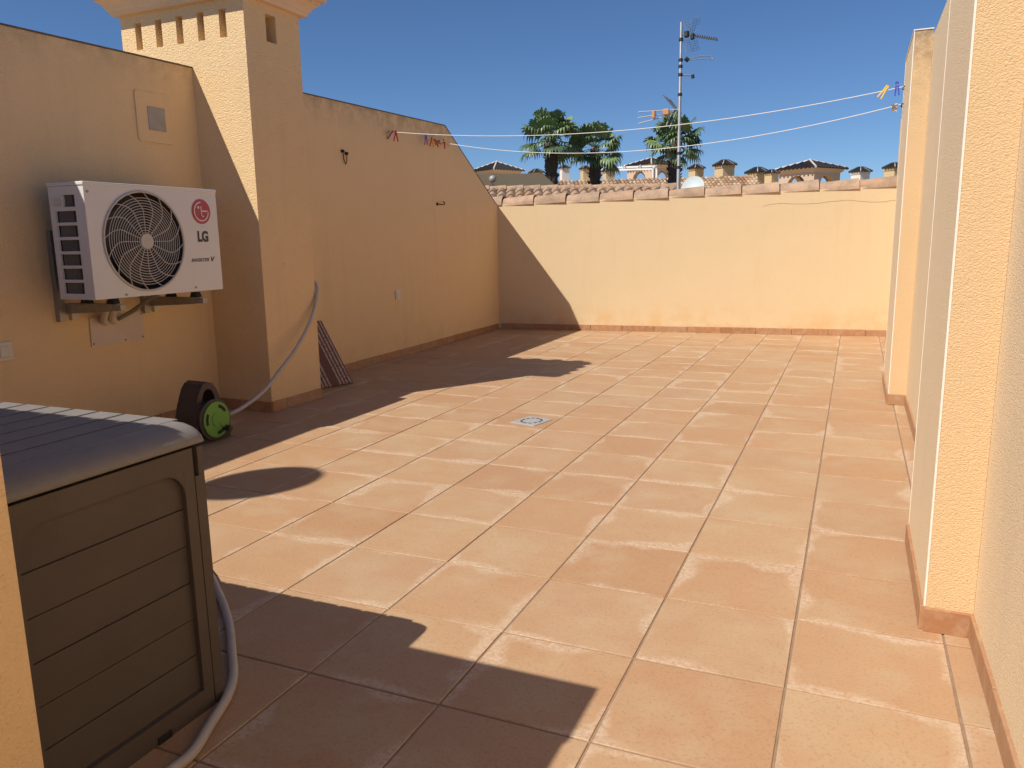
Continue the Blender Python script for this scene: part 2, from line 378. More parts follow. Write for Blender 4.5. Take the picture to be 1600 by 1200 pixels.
# ------------------------------------------------------------------ chimney
ch = empty('chimney', (-2.75, 2.44, 0))
X0, X1, Y0, Y1 = -3.20, -2.302, 2.211, 2.673
zv0, zv1, zt = 2.066, 2.211, 2.3
b = MB().box(X0, X1, Y0, Y1, -.02, zv0).box(X0, X1, Y0, Y1, zv1, zt)
xs = [X0]
for k in range(5):
    c_ = -3.067+k*.1545; xs += [c_-.024, c_+.024]
xs += [X1]
for k in range(0, len(xs), 2):
    b.box(xs[k], xs[k+1], Y0, Y0+.1, zv0, zv1); b.box(xs[k], xs[k+1], Y1-.1, Y1, zv0, zv1)
for (y0, y1) in ((Y0+.1, 2.382), (2.466, Y1-.1)):
    b.box(X1-.1, X1, y0, y1, zv0, zv1); b.box(X0, X0+.1, y0, y1, zv0, zv1)
child(b, 'shaft', M['plaster_rough'], ch)
child(MB().box(X0+.25, X1-.25, Y0+.18, Y1-.18, zv0, zv1), 'flue', M['hole'], ch)
mo = MB(); ring = []
for o_, z in ((.0, 2.260), (.035, 2.260), (.042, 2.280), (.05, 2.286), (.062, 2.309), (.085, 2.327), (.092, 2.330), (.092, 2.342), (.118, 2.346), (.124, 2.405), (0, 2.405)):
    ring.append([(X0-o_, Y0-o_, z), (X1+o_, Y0-o_, z), (X1+o_, Y1+o_, z), (X0-o_, Y1+o_, z), (X0-o_, Y0-o_, z)])
child(mo.sheet(ring, False), 'cornice', M['moulding'], ch)
rf = MB(); o_ = .075; ze, za = 2.406, 2.55
cx, cy = (X0+X1)/2, (Y0+Y1)/2
corn = [(X0-o_, Y0-o_, ze), (X1+o_, Y0-o_, ze), (X1+o_, Y1+o_, ze), (X0-o_, Y1+o_, ze)]
ra, rb_ = (X0+.2, cy, za), (X1-.2, cy, za)
rf.add(corn+[ra, rb_], [(0, 1, 5, 4), (1, 2, 5), (2, 3, 4, 5), (3, 0, 4), (3, 2, 1, 0)])
roofc = child(rf, 'roof', M['coping'], ch)
def tile_run(p0, p1, q):                    # barrel tiles from the eave p0..p1 up towards the point q
    n = max(2, round((Vector(p1)-Vector(p0)).length/.165))
    for k in range(n):
        e = Vector(p0).lerp(Vector(p1), (k+.5)/n); t_ = Vector(q[0]).lerp(Vector(q[1]), (k+.5)/n)
        d = (t_-e); mb = MB(); e2 = e-d.normalized()*.045
        mb.tube([e2+Vector((0, 0, .0)), t_+Vector((0, 0, .02))], [.062, .05], 10)
        child(mb, 'roof_tile', M['coping'], ch)
tile_run(corn[0], corn[1], (ra, rb_)); tile_run(corn[2], corn[3], (rb_, ra)); tile_run(corn[1], corn[2], (rb_, rb_)); tile_run(corn[3], corn[0], (ra, ra))
skirt(ch, (X1, Y1, 0), (X1, Y0, 0), (1, 0)); skirt(ch, (lx(2.2), Y0, 0), (X1, Y0, 0), (0, -1))
tag(ch, 'tall square ochre chimney with slotted top and cream cornice built into the left wall', 'chimney')

# ------------------------------------------------------------------ low stairwell wall beside the photographer
sh = empty('stairwell_wall', (-.32, -.76, 0)); H = 1.213
wx, wy = -.225, -.695                        # its outer corner
ex, ey = .296-SA*H, .184-SB*H               # corner of its coping
child(MB().prism([(lx(-.8)+.002, wy), (wx, wy), (wx, -3.2), (wx-.16, -3.2), (wx-.16, wy-.16), (lx(-.8)+.002, wy-.16)], lambda x, y: (x, y, -.01), lambda x, y: (x, y, H-.045)), 'wall', M['plaster'], sh)
child(MB().prism([(lx(-.8)+.002, ey+.055), (-.714, ey+.055), (-.714, ey), (ex, ey), (ex, ey-.2), (ex-.022, ey-.205), (ex-.022, ey-.30), (ex-.05, ey-.30), (ex-.05, -3.2), (wx-.2, -3.2), (wx-.2, wy-.2), (lx(-.8)+.002, wy-.2)], lambda x, y: (x, y, H-.044), lambda x, y: (x, y, H)), 'coping', M['moulding'], sh)
k = -.757
while k > -2.6:
    child(MB().box(k-.034, k+.034, ey+.01, ey+.065, H-.03, H+.004), 'coping_tile', M['coping'], sh); k -= .077
tag(sh, 'low ochre wall whose end shows at the left picture edge beside the storage box', 'wall')

# ------------------------------------------------------------------ unseen object guessed as a dish, added to cast the rounded floor shadow
def dish(root, c, n_, r, mat, feed=True):
    n_ = Vector(n_).normalized(); u = Vector((0, 0, 1)); u = (u-n_*u.dot(n_)).normalized(); v = n_.cross(u); rows = []
    for k in range(7):
        q = k/6; rows.append([c+n_*(.18*r*q*q-.18*r)+(u*math.cos(t)+v*math.sin(t)*.92)*r*q for t in [2*math.pi*i/28 for i in range(29)]])
    mb = MB().sheet(rows); mb.sheet([[p_-n_*.012 for p_ in r_][::-1] for r_ in rows])
    mb.sheet([rows[-1], [p_-n_*.012 for p_ in rows[-1]]], False); child(mb, 'reflector', mat, root)
    if not feed: return
    f_ = c+n_*r*1.0-u*r*.25
    child(MB().bar(c-u*r*.95, f_, .012, .018), 'feed_arm', M['mast'], root); child(MB().tube([f_-n_*.03, f_+n_*.04], .02, 10), 'receiver', M['white_metal'], root)
sd = empty('satellite_dish', (-2.74, -1.2, 1.88)); c_ = Vector((-2.80, -1.16, 3.08))
child(MB().tube([(-2.74, -1.2, 1.86), (-2.74, -1.2, 3.0)], .02, 10), 'pole', M['mast'], sd)
dish(sd, c_, (-.45, -.62, .66), .21, M['dish'])
child(MB().bar(c_+Vector((.02, .02, -.06)), (-2.74, -1.2, 2.97), .03, .03), 'bracket', M['mast'], sd)
tag(sd, 'unseen dish on a pole above the left wall, added to cast the rounded floor shadow', 'dish')

# ------------------------------------------------------------------ air conditioner
ac = empty('air_conditioner', (-2.42, 1.52, .73))
FX, RX, AY0, AY1, AZ0, AZ1 = -2.311, -2.533, 1.136, 1.908, .732, 1.237
fc = Vector((FX, 1.437, .984)); fr = .226
# front panel with its round opening
mb = MB(); n = 72; inner = []; outer = []; inn2 = []
for k in range(n):
    t = 2*math.pi*k/n; dy, dz = math.cos(t), math.sin(t)
    ky = ((AY1-fc.y) if dy > 0 else (fc.y-AY0))/max(abs(dy), 1e-6); kz = ((AZ1-fc.z) if dz > 0 else (fc.z-AZ0))/max(abs(dz), 1e-6); q = min(ky, kz)
    inner.append((FX, fc.y+dy*fr, fc.z+dz*fr)); outer.append((FX, fc.y+dy*q, fc.z+dz*q)); inn2.append((FX-.05, fc.y+dy*(fr-.012), fc.z+dz*(fr-.012)))
# snap the nearest rays to the corners
for cy_, cz_ in ((AY0, AZ0), (AY0, AZ1), (AY1, AZ0), (AY1, AZ1)):
    k = min(range(n), key=lambda i: (outer[i][1]-cy_)**2+(outer[i][2]-cz_)**2); outer[k] = (FX, cy_, cz_)
mb.add(outer+inner, [(k, (k+1) % n, n+(k+1) % n, n+k) for k in range(n)])
child(MB().add(inner+inn2, [(k, (k+1) % n, n+(k+1) % n, n+k) for k in range(n)]), 'fan_shroud', M['fan'], ac)
child(mb, 'front_panel', M['white_metal'], ac)
child(MB().box(RX, FX-.001, AY1-.012, AY1, AZ0+.001, AZ1-.012).box(RX, FX-.001, AY0+.001, AY1-.013, AZ0+.001, AZ0+.014), 'casing', M['white_metal'], ac)
child(MB().bbox(RX-.004, FX+.004, AY0-.004, AY1+.004, AZ1-.011, AZ1+.006, .004), 'top_cover', M['white_metal'], ac)
child(MB().box(FX-.09, FX-.075, AY0+.014, AY1-.014, AZ0+.016, AZ1-.014), 'fan_chamber', M['fan'], ac)
rim = MB(); rim.tube([fc+Vector((.003, math.cos(t)*(fr+.002), math.sin(t)*(fr+.002))) for t in [2*math.pi*k/64 for k in range(65)]], .0055, 6, False); child(rim, 'opening_rim', M['wire'], ac)
gd = MB()
for k in range(14):
    r_ = .040+k*(.160/13)
    gd.tube([fc+Vector((.006-.012*(r_/.22)**2*.3, math.cos(t)*r_, math.sin(t)*r_)) for t in [2*math.pi*i/56 for i in range(57)]], .0021, 4, False)
for k in range(16):
    t0 = 2*math.pi*k/16
    gd.tube([fc+Vector((.005-.02*max(0, q-.8), math.cos(t0+.55*max(0, q-.62)**1.3*2.2)*fr*q, math.sin(t0+.55*max(0, q-.62)**1.3*2.2)*fr*q)) for q in [.15+.85*i/10 for i in range(11)]], .0021, 5, False)
child(gd, 'fan_guard', M['wire'], ac)
child(MB().disc(fc+Vector((.003, 0, 0)), .035, (1, 0, 0), .008, 32), 'guard_hub', M['wire'], ac)
for k in range(3):
    bl = MB(); rows = []
    for i in range(7):
        q = i/6; r_ = .05+q*.15
        rows.append([fc+Vector((-.03-.03*(s2-.5), math.cos(2.094*k+(s2-.5)*1.5+q*.4)*r_, math.sin(2.094*k+(s2-.5)*1.5+q*.4)*r_)) for s2 in (0, .25, .5, .75, 1)])
    child(bl.sheet(rows), 'fan_blade', M['fan'], ac)
# slotted end panel
sp_ = MB(); y = AY0
def zs(z0, z1, x0, x1): sp_.box(x0, x1, y, y+.010, z0, z1)
ops = [(1.137, 1.188, -2.445, -2.372)]+[(.758+k*.0625, .758+k*.0625+.049, -2.502, -2.372) for k in range(6)]
zs(AZ0, AZ1-.012, RX, -2.502); zs(AZ0, AZ1-.012, -2.372, FX-.001)
zc = AZ0
for z0, z1, a, b_ in sorted(ops):
    zs(zc, z0, -2.502, -2.372); zc = z1
zs(zc, AZ1-.012, -2.502, -2.372); zs(1.137, 1.188, -2.502, -2.445)
child(sp_, 'end_panel', M['white_metal'], ac)
child(MB().box(-2.52, -2.37, AY0+.02, AY0+.03, .745, 1.20), 'coil', M['fins'], ac)
fn_ = MB()
for k in range(13): fn_.box(-2.498+k*.0098, -2.4965+k*.0098, AY0+.014, AY0+.02, .75, 1.195)
child(fn_, 'coil_fins', M['vent_grey'], ac)
child(MB().bbox(-2.50, -2.458, AY0-.006, AY0-.0005, 1.146, 1.176, .003), 'handle', M['pipe'], ac)
sc_ = [(FX, 1.30, .744), (FX, 1.72, .752), (FX, 1.14+.014, 1.20)]
for q in sc_: child(MB().disc(q, .006, (1, 0, 0), .003, 10), 'screw', M['grey_metal'], ac)
# emblem and lettering
def text(body, cy, cz, h, root, name, mat, bold=0, shear=0, wid=None):
    cu = bpy.data.curves.new('t', 'FONT'); cu.body = body; cu.size = 1; cu.offset = bold; cu.shear = shear; cu.align_x = 'CENTER'; cu.align_y = 'CENTER'; cu.extrude = .02
    o = bpy.data.objects.new('t', cu); COL.objects.link(o); bpy.context.view_layer.update()
    me = bpy.data.meshes.new_from_object(o.evaluated_get(bpy.context.evaluated_depsgraph_get())); bpy.data.objects.remove(o)
    ys = [v.co.y for v in me.vertices]; xs_ = [v.co.x for v in me.vertices]; s2 = h/(max(ys)-min(ys)); sx_ = (wid/(max(xs_)-min(xs_))) if wid else s2
    mx, my = (max(xs_)+min(xs_))/2, (max(ys)+min(ys))/2
    for v in me.vertices: v.co = Vector((FX+.0012+v.co.z*.02, cy+(v.co.x-mx)*sx_, cz+(v.co.y-my)*s2))-root.location
    me.materials.clear(); me.materials.append(mat); me.name = name
    return obj(name, me, root)
text('LG', 1.797, 1.006, .056, ac, 'brand_lettering', M['ink'], .05, 0, .072)
text('INVERTER', 1.766, .888, .017, ac, 'model_lettering', M['ink'], .012, .35, .118)
text('V', 1.853, .890, .026, ac, 'model_letter', M['ink'], .03, .3, .028)
ec = Vector((FX+.001, 1.798, 1.130))
em = child(MB().disc(ec, .062, (1, 0, 0), .0012, 40), 'emblem', M['red'], ac)
ring_ = MB(); arc = [R(8)-R(k*(278/40)) for k in range(41)]
def ep(y_, z_): return ec+Vector((.0024, y_, z_))
ring_.sheet([[ep(math.cos(t)*.043, math.sin(t)*.043) for t in arc], [ep(math.cos(t)*.049, math.sin(t)*.049) for t in arc]], False)
for (a, b_, c2, d2) in ((.006, .049, -.001, .006), (-.003, .003, -.026, .026), (-.003, .016, -.026, -.020)):
    ring_.add([ep(a, c2), ep(b_, c2), ep(b_, d2), ep(a, d2)], [(0, 1, 2, 3)])
ring_.disc(ec+Vector((.0016, -.018, .020)), .0072, (1, 0, 0), .001, 16)
me = ring_.mesh('emblem_lines', M['white_metal']); me.transform(Matrix.Translation(ac.location).inverted()); obj('emblem_lines', me, em)
tag(ac, 'white outdoor air conditioning unit with round fan guard and red emblem on the left wall', 'air conditioner')

def bracket(yb, label, zb):
    w_ = lx(yb); br = empty('wall_bracket', (w_, yb, zb))
    child(MB().box(w_+.001, w_+.03, yb-.052, yb-.019, zb, zb+.42), 'wall_rail', M['grey_metal'], br)
    child(MB().prism([(w_+.03, zb+.035), (FX-.02, zb+.052), (FX-.02, zb+.085), (w_+.03, zb+.085)], lambda x, z: (x, yb-.018, z), lambda x, z: (x, yb+.018, z)), 'arm', M['grey_metal'], br)
    child(MB().box(FX-.019, FX+.03, yb-.015, yb+.015, zb+.055, zb+.082), 'arm_end', M['grey_metal'], br)
    for x in (FX-.03, FX-.20): 
        child(MB().prism([(x-.026, zb+.086), (x+.026, zb+.086), (x+.014, zb+.112), (x-.014, zb+.112)], lambda a, z: (a, yb-.016, z), lambda a, z: (a, yb+.016, z)), 'rubber_mount', M['rubber'], br)
    child(MB().box(w_+.001, w_+.02, yb+.018, yb+.055, zb+.002, zb+.04), 'spacer', M['pipe'], br)
    tag(br, label, 'bracket', 'brackets under the air conditioner')
bracket(1.25, 'grey metal wall bracket under the slotted end of the air conditioner', .62)
bracket(1.745, 'grey metal wall bracket under the lettered end of the air conditioner', .615)
pl = empty('cover_plate', (lx(1.53), 1.53, .55))
child(MB().prism([(1.368, .479), (1.692, .480), (1.698, .626), (1.372, .622)], lambda y_, z: (lx(y_)+.0012, y_, z), lambda y_, z: (lx(y_)+.007, y_, z)), 'plate', M['plate'], pl)
for (y_, z) in ((1.38, .492), (1.57, .490), (1.68, .494), (1.685, .614)): child(MB().disc((lx(y_)+.007, y_, z), .004, (1, 0, 0), .002, 8), 'screw', M['rust'], pl)
tag(pl, 'pale rectangular cover plate screwed to the wall under the air conditioner', 'plate')
for dy, nm in ((0, 'left-hand'), (.045, 'right-hand')):
    pp = MB().tube([(-2.49, 1.375+dy, .728), (-2.53, 1.38+dy, .69), (-2.59, 1.40+dy, .64), (-2.64, 1.43+dy, .605), (lx(1.5)+.006, 1.47+dy, .59)], .017, 10).build('refrigerant_pipe', M['pipe'])
    tag(pp, nm+' of the two cream lagged pipes bending from the air conditioner into the wall', 'pipe', 'air conditioner pipes')
tag(MB().tube([(-2.42, 1.58, .728), (-2.50, 1.57, .69), (-2.58, 1.555, .64), (lx(1.54)+.006, 1.54, .60)], .011, 8).build('drain_pipe', M['grey_metal']), 'thin dark drain pipe slanting from the air conditioner underside to the plate', 'pipe')

# ------------------------------------------------------------------ small fittings on the left wall
pn = empty('access_panel', (lx(1.9), 1.9, 1.62))
rr = []; 
for cy_, cz_, a0 in ((2.01, 1.735, 0), (1.80, 1.735, 90), (1.80, 1.515, 180), (2.01, 1.515, 270)):
    for k in range(5): t = R(a0+k*22.5); rr.append((cy_+math.cos(t)*.015, cz_+math.sin(t)*.015))
child(MB().prism(rr, lambda y_, z: (lx(y_)-.004, y_, z), lambda y_, z: (lx(y_)+.007, y_, z)), 'plaster_panel', M['plaster'], pn)
child(MB().bbox(lx(1.91)+.004, lx(1.91)+.012, 1.857, 1.970, 1.562, 1.680, .002), 'vent_cover', M['vent_grey'], pn)
tag(pn, 'raised plaster square with a small grey vent cover above the air conditioner', 'vent')
def socket(y_, z_, label, w_=.078, h_=.085):
    x = lx(y_); s2 = empty('wall_switch', (x, y_, z_))
    child(MB().bbox(x+.0005, x+.012, y_-w_/2, y_+w_/2, z_-h_/2, z_+h_/2, .005), 'frame', M['switch'], s2)
    child(MB().bbox(x+.010, x+.017, y_-w_*.3, y_+w_*.3, z_-h_*.3, z_+h_*.3, .003), 'rocker', M['switch'], s2)
    tag(s2, label, 'switch')
socket(.925, .517, 'ivory switch plate on the left wall at the picture edge'); socket(4.345, .523, 'small ivory switch plate on the far part of the left wall')
an = empty('wire_anchor', (lx(3.66), 3.66, 1.61)); x = lx(3.66)
for y_, z in ((3.635, 1.618), (3.683, 1.606)): child(MB().disc((x, y_, z), .011, (1, 0, 0), .02, 12), 'plug', M['dark'], an)
child(MB().tube([(x+.012, 3.637, 1.61), (x+.012, 3.643, 1.56), (x+.014, 3.66, 1.527), (x+.012, 3.677, 1.545), (x+.012, 3.684, 1.60)], .0035, 6), 'wire_loop', M['rust'], an)
tag(an, 'two dark wall plugs joined by a small wire loop beside the chimney', 'anchor')
hk = empty('wall_hook', (lx(5.16), 5.16, 1.29)); x = lx(5.16)
child(MB().disc((x, 5.12, 1.292), .014, (1, 0, 0), .01, 12), 'base', M['rust'], hk)
child(MB().tube([(x+.008, 5.12, 1.292), (x+.03, 5.15, 1.290), (x+.04, 5.185, 1.288), (x+.04, 5.20, 1.296), (x+.035, 5.198, 1.312), (x+.03, 5.185, 1.315)], .005, 6), 'hook', M['rust'], hk)
tag(hk, 'small rusty iron hook in the far part of the left wall', 'hook')

# ------------------------------------------------------------------ clothes lines and pegs
LA = [Vector((lx(4.32)+.01, 4.32, 1.832)), Vector((.974, 4.24, 1.842))]
LB = [Vector((lx(5.28)+.01, 5.28, 1.845)), Vector((.974, 4.32, 1.752))]
def sag(L, t, d): return L[0].lerp(L[1], t)-Vector((0, 0, d*4*t*(1-t)))
SAG = (.13, .18)
for L, d, lab in ((LA, SAG[0], 'upper white clothes line stretched across the terrace'), (LB, SAG[1], 'lower white clothes line sagging across the terrace')):
    cl = empty('clothes_line', L[0])
    child(MB().tube([sag(L, k/40, d) for k in range(41)], .0025, 6), 'cord', M['cord'], cl)
    for e in (0, 1): 
        q = L[e]; sx = 1 if e == 0 else -1
        child(MB().tube([q+Vector((-.012*sx, 0, 0)), q+Vector((.006*sx, 0, 0)), q+Vector((.012*sx, 0, -.012)), q+Vector((.004*sx, 0, -.02))], .004, 6), 'hook', M['rust'], cl)
    tag(cl, lab, 'clothes line', 'clothes lines')
def peg(p_, mats, ang, label, spread=.16, up_=.02):
    """a spring peg: two tapered arms and a spring, hanging from the line"""
    o = empty('clothes_peg', p_); o.rotation_euler = (ang[0], ang[1], ang[2])
    for s_, mt in zip((-1, 1), mats):
        poly = [(s_*.002, up_), (s_*.009, up_-.004), (s_*.009, -.01), (s_*(.010+.07*spread), -.062), (s_*(.004+.07*spread), -.064), (s_*.002, -.012)]
        MB().prism(poly, lambda x, z: (x, -.006, z), lambda x, z: (x, .006, z)).build('arm', M[mt], o)
    MB().tube([(-.011, 0, -.004), (.011, 0, -.004)], .005, 8).build('spring', M['steel'], o)
    tag(o, label, 'peg', 'clothes pegs')
pa = lambda t: sag(LA, t, SAG[0]); pb = lambda t: sag(LB, t, SAG[1])
peg(pa(.004)+Vector((.02, -.03, -.005)), ('peg_yellow', 'peg_purple'), (.3, .9, .4), 'yellow and dark peg lying at the wall end of the upper line')
peg(pa(.010)+Vector((.02, 0, -.01)), ('peg_red', 'peg_red'), (0, .05, .9), 'red peg hanging from the wall end of the upper line')
W_ = lambda y_, z: Vector((lx(y_)+.05, y_, z))
peg(W_(4.86, 1.845), ('peg_purple', 'peg_purple'), (0, 0, .6), 'purple peg hanging beside the red pegs on the lower line', .08)
peg(W_(4.975, 1.84), ('peg_red', 'peg_yellow'), (0, .08, .9), 'red and yellow peg hanging upright next to the purple peg', .2)
peg(W_(5.03, 1.84), ('peg_red', 'peg_red'), (0, -.75, .9), 'red peg tilted sideways on the lower line')
peg(W_(5.12, 1.855), ('peg_green', 'peg_green'), (0, .6, .9), 'small dark green peg between the red pegs', .03, .0)
peg(W_(5.21, 1.85), ('peg_red', 'peg_yellow'), (0, -.45, .9), 'red and yellow peg nearest the end of the lower line', .25)
child(MB().tube([W_(4.84, 1.85)-Vector((.05, 0, 0)), W_(5.0, 1.852), W_(5.28, 1.846)], .003, 6), 'peg_cord', M['cord'], bpy.data.objects['clothes_line.001'])
peg(pa(.972)+Vector((0, 0, .012)), ('peg_yellow', 'peg_yellow'), (0, .6, -.2), 'yellow peg tilted on the upper line near the right pillar', .08)
peg(pa(.988)+Vector((0, 0, .02)), ('peg_blue', 'peg_blue'), (0, -.06, -.2), 'blue peg hanging on the upper line beside the right pillar', .06)
kn = MB(); q0 = pb(.99)
kp = [q0+Vector((.03*math.cos(k*1.9)*(.4+.6*((k*7) % 5)/5)-.01, .012*math.sin(k*2.3), .022*math.sin(k*1.1)-.012)) for k in range(22)]
tag(kn.tube(kp, .0035, 5).build('cord_knot', M['cord']), 'tangled white knot of cord at the pillar end of the lower line', 'knot')

# ------------------------------------------------------------------ storage box
bx = empty('storage_box', (-1.0, -.37, 0))
BX0, BX1, BY0, BY1, BZ = -1.64, -.444, -.60, -.152, .565
child(MB().box(BX0+.01, BX1-.016, BY0+.01, BY1-.008, .012, BZ-.003), 'body', M['box'], bx)
# end face: frame, recessed planks, corner posts
fr_ = MB(); y0, y1 = BY0+.05, BY1-.052
def face(a, b_, z0, z1, x0=BX1-.016, x1=BX1): fr_.box(x0, x1, a, b_, z0, z1)
face(y0, y1, BZ-.042, BZ); face(y0, y1, .0, .048); face(BY0+.028, y0, .0, BZ); face(y1, BY1-.026, .0, BZ)
# rounded upper corners of the recess
for yy, s_ in ((y0, 1), (y1, -1)):
    r_ = .05; arc_ = [(yy, BZ-.042)]+[(yy+s_*(r_-r_*math.cos(t)), BZ-.042-r_+r_*math.sin(t)) for t in [R(90-k*15) for k in range(7)]]
    fr_.prism(arc_, lambda y_, z: (BX1-.0158, y_, z), lambda y_, z: (BX1-.0004, y_, z))
child(fr_, 'end_frame', M['box'], bx)
for k in range(6):
    z0 = .048+k*(BZ-.09)/6
    child(MB().bbox(BX1-.0155, BX1-.0105-(.001 if k % 2 else 0), y0-.001, y1+.001, z0+.0006, z0+(BZ-.09)/6-.0012, .0014), 'end_plank', M['box'], bx)
for (a, b_) in ((BY1-.0245, BY1), (BY0, BY0+.0265)):
    child(MB().box(BX1-.05, BX1+.001, a, b_, .045, BZ-.06).box(BX1-.05, BX1-.001, a+.002, b_-.002, .0, .043).box(BX1-.05, BX1+.001, a+(.010 if a > -.3 else 0), b_-(0 if a > -.3 else .010), BZ-.0595, BZ-.001), 'corner_post', M['box'], bx)
for z0 in range(6):
    zz = .05+z0*.08
    child(MB().box(BX0+.05, BX1-.055, BY1-.0075, BY1-.002, zz, zz+.076), 'side_plank', M['box'], bx)
child(MB().bbox(BX1-.012, BX1+.003, -.33, -.295, .0, .016, .002), 'catch', M['rubber'], bx)
# lid: cambered slats with grooves across it and a rounded drop edge
ld = MB(); rows = []
Lx0, Lx1, Ly0, Ly1 = BX0-.01, BX1+.008, BY0-.01, BY1+.008
child(MB().box(Lx0+.02, Lx1-.05, Ly0+.012, Ly1-.004, BZ+.010, .588), 'lid_core', M['dark'], bx)
edge_prof = [(0, .612), (.02, .611), (.04, .606), (.055, .599), (.065, .590), (.070, .581), (.071, BZ+.008), (.060, BZ+.006)]
xe = Lx1-.071
le = MB(); nE = len(edge_prof)
def rim_row(y_, shrink, dz): return [(xe+a*shrink, y_, z-dz*(1 if z > .58 else 0)) for a, z in edge_prof]
le.sheet([rim_row(Ly0, .90, .012), rim_row(Ly0+.006, .97, .004), rim_row(Ly0+.02, 1, 0), rim_row(Ly1-.02, 1, 0), rim_row(Ly1-.006, .97, .004), rim_row(Ly1, .90, .012)])
le.add(rim_row(Ly0, .9, .012)+[(xe, Ly0, BZ+.006)], [tuple(range(nE+1))]); le.add(rim_row(Ly1, .9, .012)+[(xe, Ly1, BZ+.006)], [tuple(range(nE+1))])
child(le, 'lid_edge', M['lid'], bx)
x = xe-.0035; k = 0
while x > Lx0+.03:
    wd = .069; zt_ = .612-.00002*k
    child(MB().bbox(x-wd, x, Ly0, Ly1, BZ+.014, zt_, .0015), 'lid_slat', M['lid'], bx); child(MB().box(x+.0002, x+.0086 if k else x+.0033, Ly0+.004, Ly1-.004, .586, .6105), 'lid_groove_shade', M['dark'], bx); x -= wd+.009; k += 1  # dark strips laid in the gaps stand in for the groove shade
child(MB().box(Lx0, xe-.001, Ly1-.0035, Ly1+.0012, BZ+.012, .600).box(Lx0, xe-.001, Ly0-.0012, Ly0+.0035, BZ+.008, .600), 'lid_rim', M['lid'], bx)
tag(bx, 'brown grey plastic storage box with slatted grey lid in the left foreground', 'storage box')

# ------------------------------------------------------------------ hoses and hose reel
def smooth_path(p_, n=6):
    p_ = [Vector(q) for q in p_]; out = []
    for i in range(len(p_)-1):
        a, b_, c2, d2 = p_[max(i-1, 0)], p_[i], p_[i+1], p_[min(i+2, len(p_)-1)]
        for k in range(n):
            t = k/n; out.append(.5*((2*b_)+(c2-a)*t+(2*a-5*b_+4*c2-d2)*t*t+(3*b_-a-3*c2+d2)*t**3))
    return out+[p_[-1]]
tag(MB().tube(smooth_path([(-1.25, .42, .011), (-1.02, .36, .011), (-.819, .225, .011), (-.665, .10, .011), (-.545, -.018, .011), (-.47, -.096, .011), (-.425, -.165, .011), (-.388, -.25, .011), (-.352, -.335, .011), (-.345, -.42, .011), (-.28, -.55, .011), (-.2, -.75, .011), (-.1, -1.1, .011)]), .011, 10).build('garden_hose', M['hose']),
    'grey hose lying on the floor tiles around the corner of the storage box', 'hose')
hr = empty('hose_reel', (-2.20, 1.575, 0), R(-4)); hr.scale = (.88, .86, .95)
def oprism(poly, x0, x1, name, mat, par=None):
    o = MB().prism(poly, lambda y_, z: (x0, y_, z), lambda y_, z: (x1, y_, z)).build(name, mat, par or hr); return o
half = [(.118, .004), (.128, .03), (.126, .075), (.117, .12), (.104, .165), (.090, .205), (.074, .245), (.055, .280), (.032, .305), (0, .315)]
low = [q for q in half if q[1] < .21]
oprism([(-y_, z) for y_, z in low]+[(y_, z) for y_, z in low[::-1]], -.085, .085, 'drum_housing', M['reel'])
arch_o = low[-1:]+[q for q in half if q[1] > .21]; arch_o = arch_o+[(-y_, z) for y_, z in arch_o[::-1][1:]]
arch_i = [(.046, .2055), (.043, .235), (.034, .258), (.020, .272), (0, .278)]; arch_i = arch_i+[(-y_, z) for y_, z in arch_i[::-1][1:]]
hd = MB()
for k in range(len(arch_o)-1): hd.prism([arch_o[k], arch_o[k+1], arch_i[k+1], arch_i[k]], lambda y_, z: (-.082, y_, z), lambda y_, z: (.066, y_, z))
hd.build('handle', M['reel'], hr)
bz = [(.112*math.cos(t), .118+.108*math.sin(t)) for t in [2*math.pi*k/40 for k in range(40)]]
oprism([(y_, max(z, .008)) for y_, z in bz], .0855, .106, 'front_bezel', M['reel'])
dc = Vector((.106, .005, .118))
wl = MB().disc(dc, .094, (1, 0, 0), .008, 48).build('wheel', M['green'], hr)
MB().disc(dc+Vector((.008, 0, 0)), .036, (1, 0, 0), .004, 32).build('wheel_hub', M['green'], wl)
for k in range(3):
    a0 = R(52+120*k); sl = MB(); r0, r1 = .062, .080
    aa = [a0+R(i*6-24) for i in range(9)]
    sl.prism([(math.cos(t)*r1, math.sin(t)*r1) for t in aa]+[(math.cos(t)*r0, math.sin(t)*r0) for t in aa[::-1]], lambda y_, z: dc+Vector((.007, y_, z)), lambda y_, z: dc+Vector((.0088, y_, z)))
    sl.build('wheel_slot', M['dark'], wl)
MB().tube([dc+Vector((.006, .058, -.055)), dc+Vector((.05, .058, -.055))], [.017, .014], 12).build('crank_knob', M['reel'], wl)
MB().bar(dc+Vector((.009, .01, -.01)), dc+Vector((.012, .058, -.055)), .014, .008, (1, 0, 0)).build('crank', M['green'], wl)
MB().tube([(-.05, -.135, .10), (.03, -.135, .10)], .010, 8).build('hose_clip', M['reel'], hr)
MB().disc((.03, -.126, .10), .016, (0, -1, 0), .02, 14).build('hose_outlet', M['reel'], hr)
tag(hr, 'dark hose reel with lime green wheel standing on the floor by the chimney', 'hose reel')
tag(MB().tube(smooth_path([(-2.16, 1.69, .10), (-2.14, 1.80, .125), (-2.15, 1.98, .18), (-2.18, 2.15, .26), (-2.21, 2.33, .35), (-2.245, 2.50, .46), (-2.272, 2.61, .56), (-2.287, 2.66, .625), (-2.30, 2.69, .70), (-2.36, 2.695, .76)]), .0105, 10).build('garden_hose', M['hose']),
    'grey hose rising from the green reel across the chimney corner', 'hose')

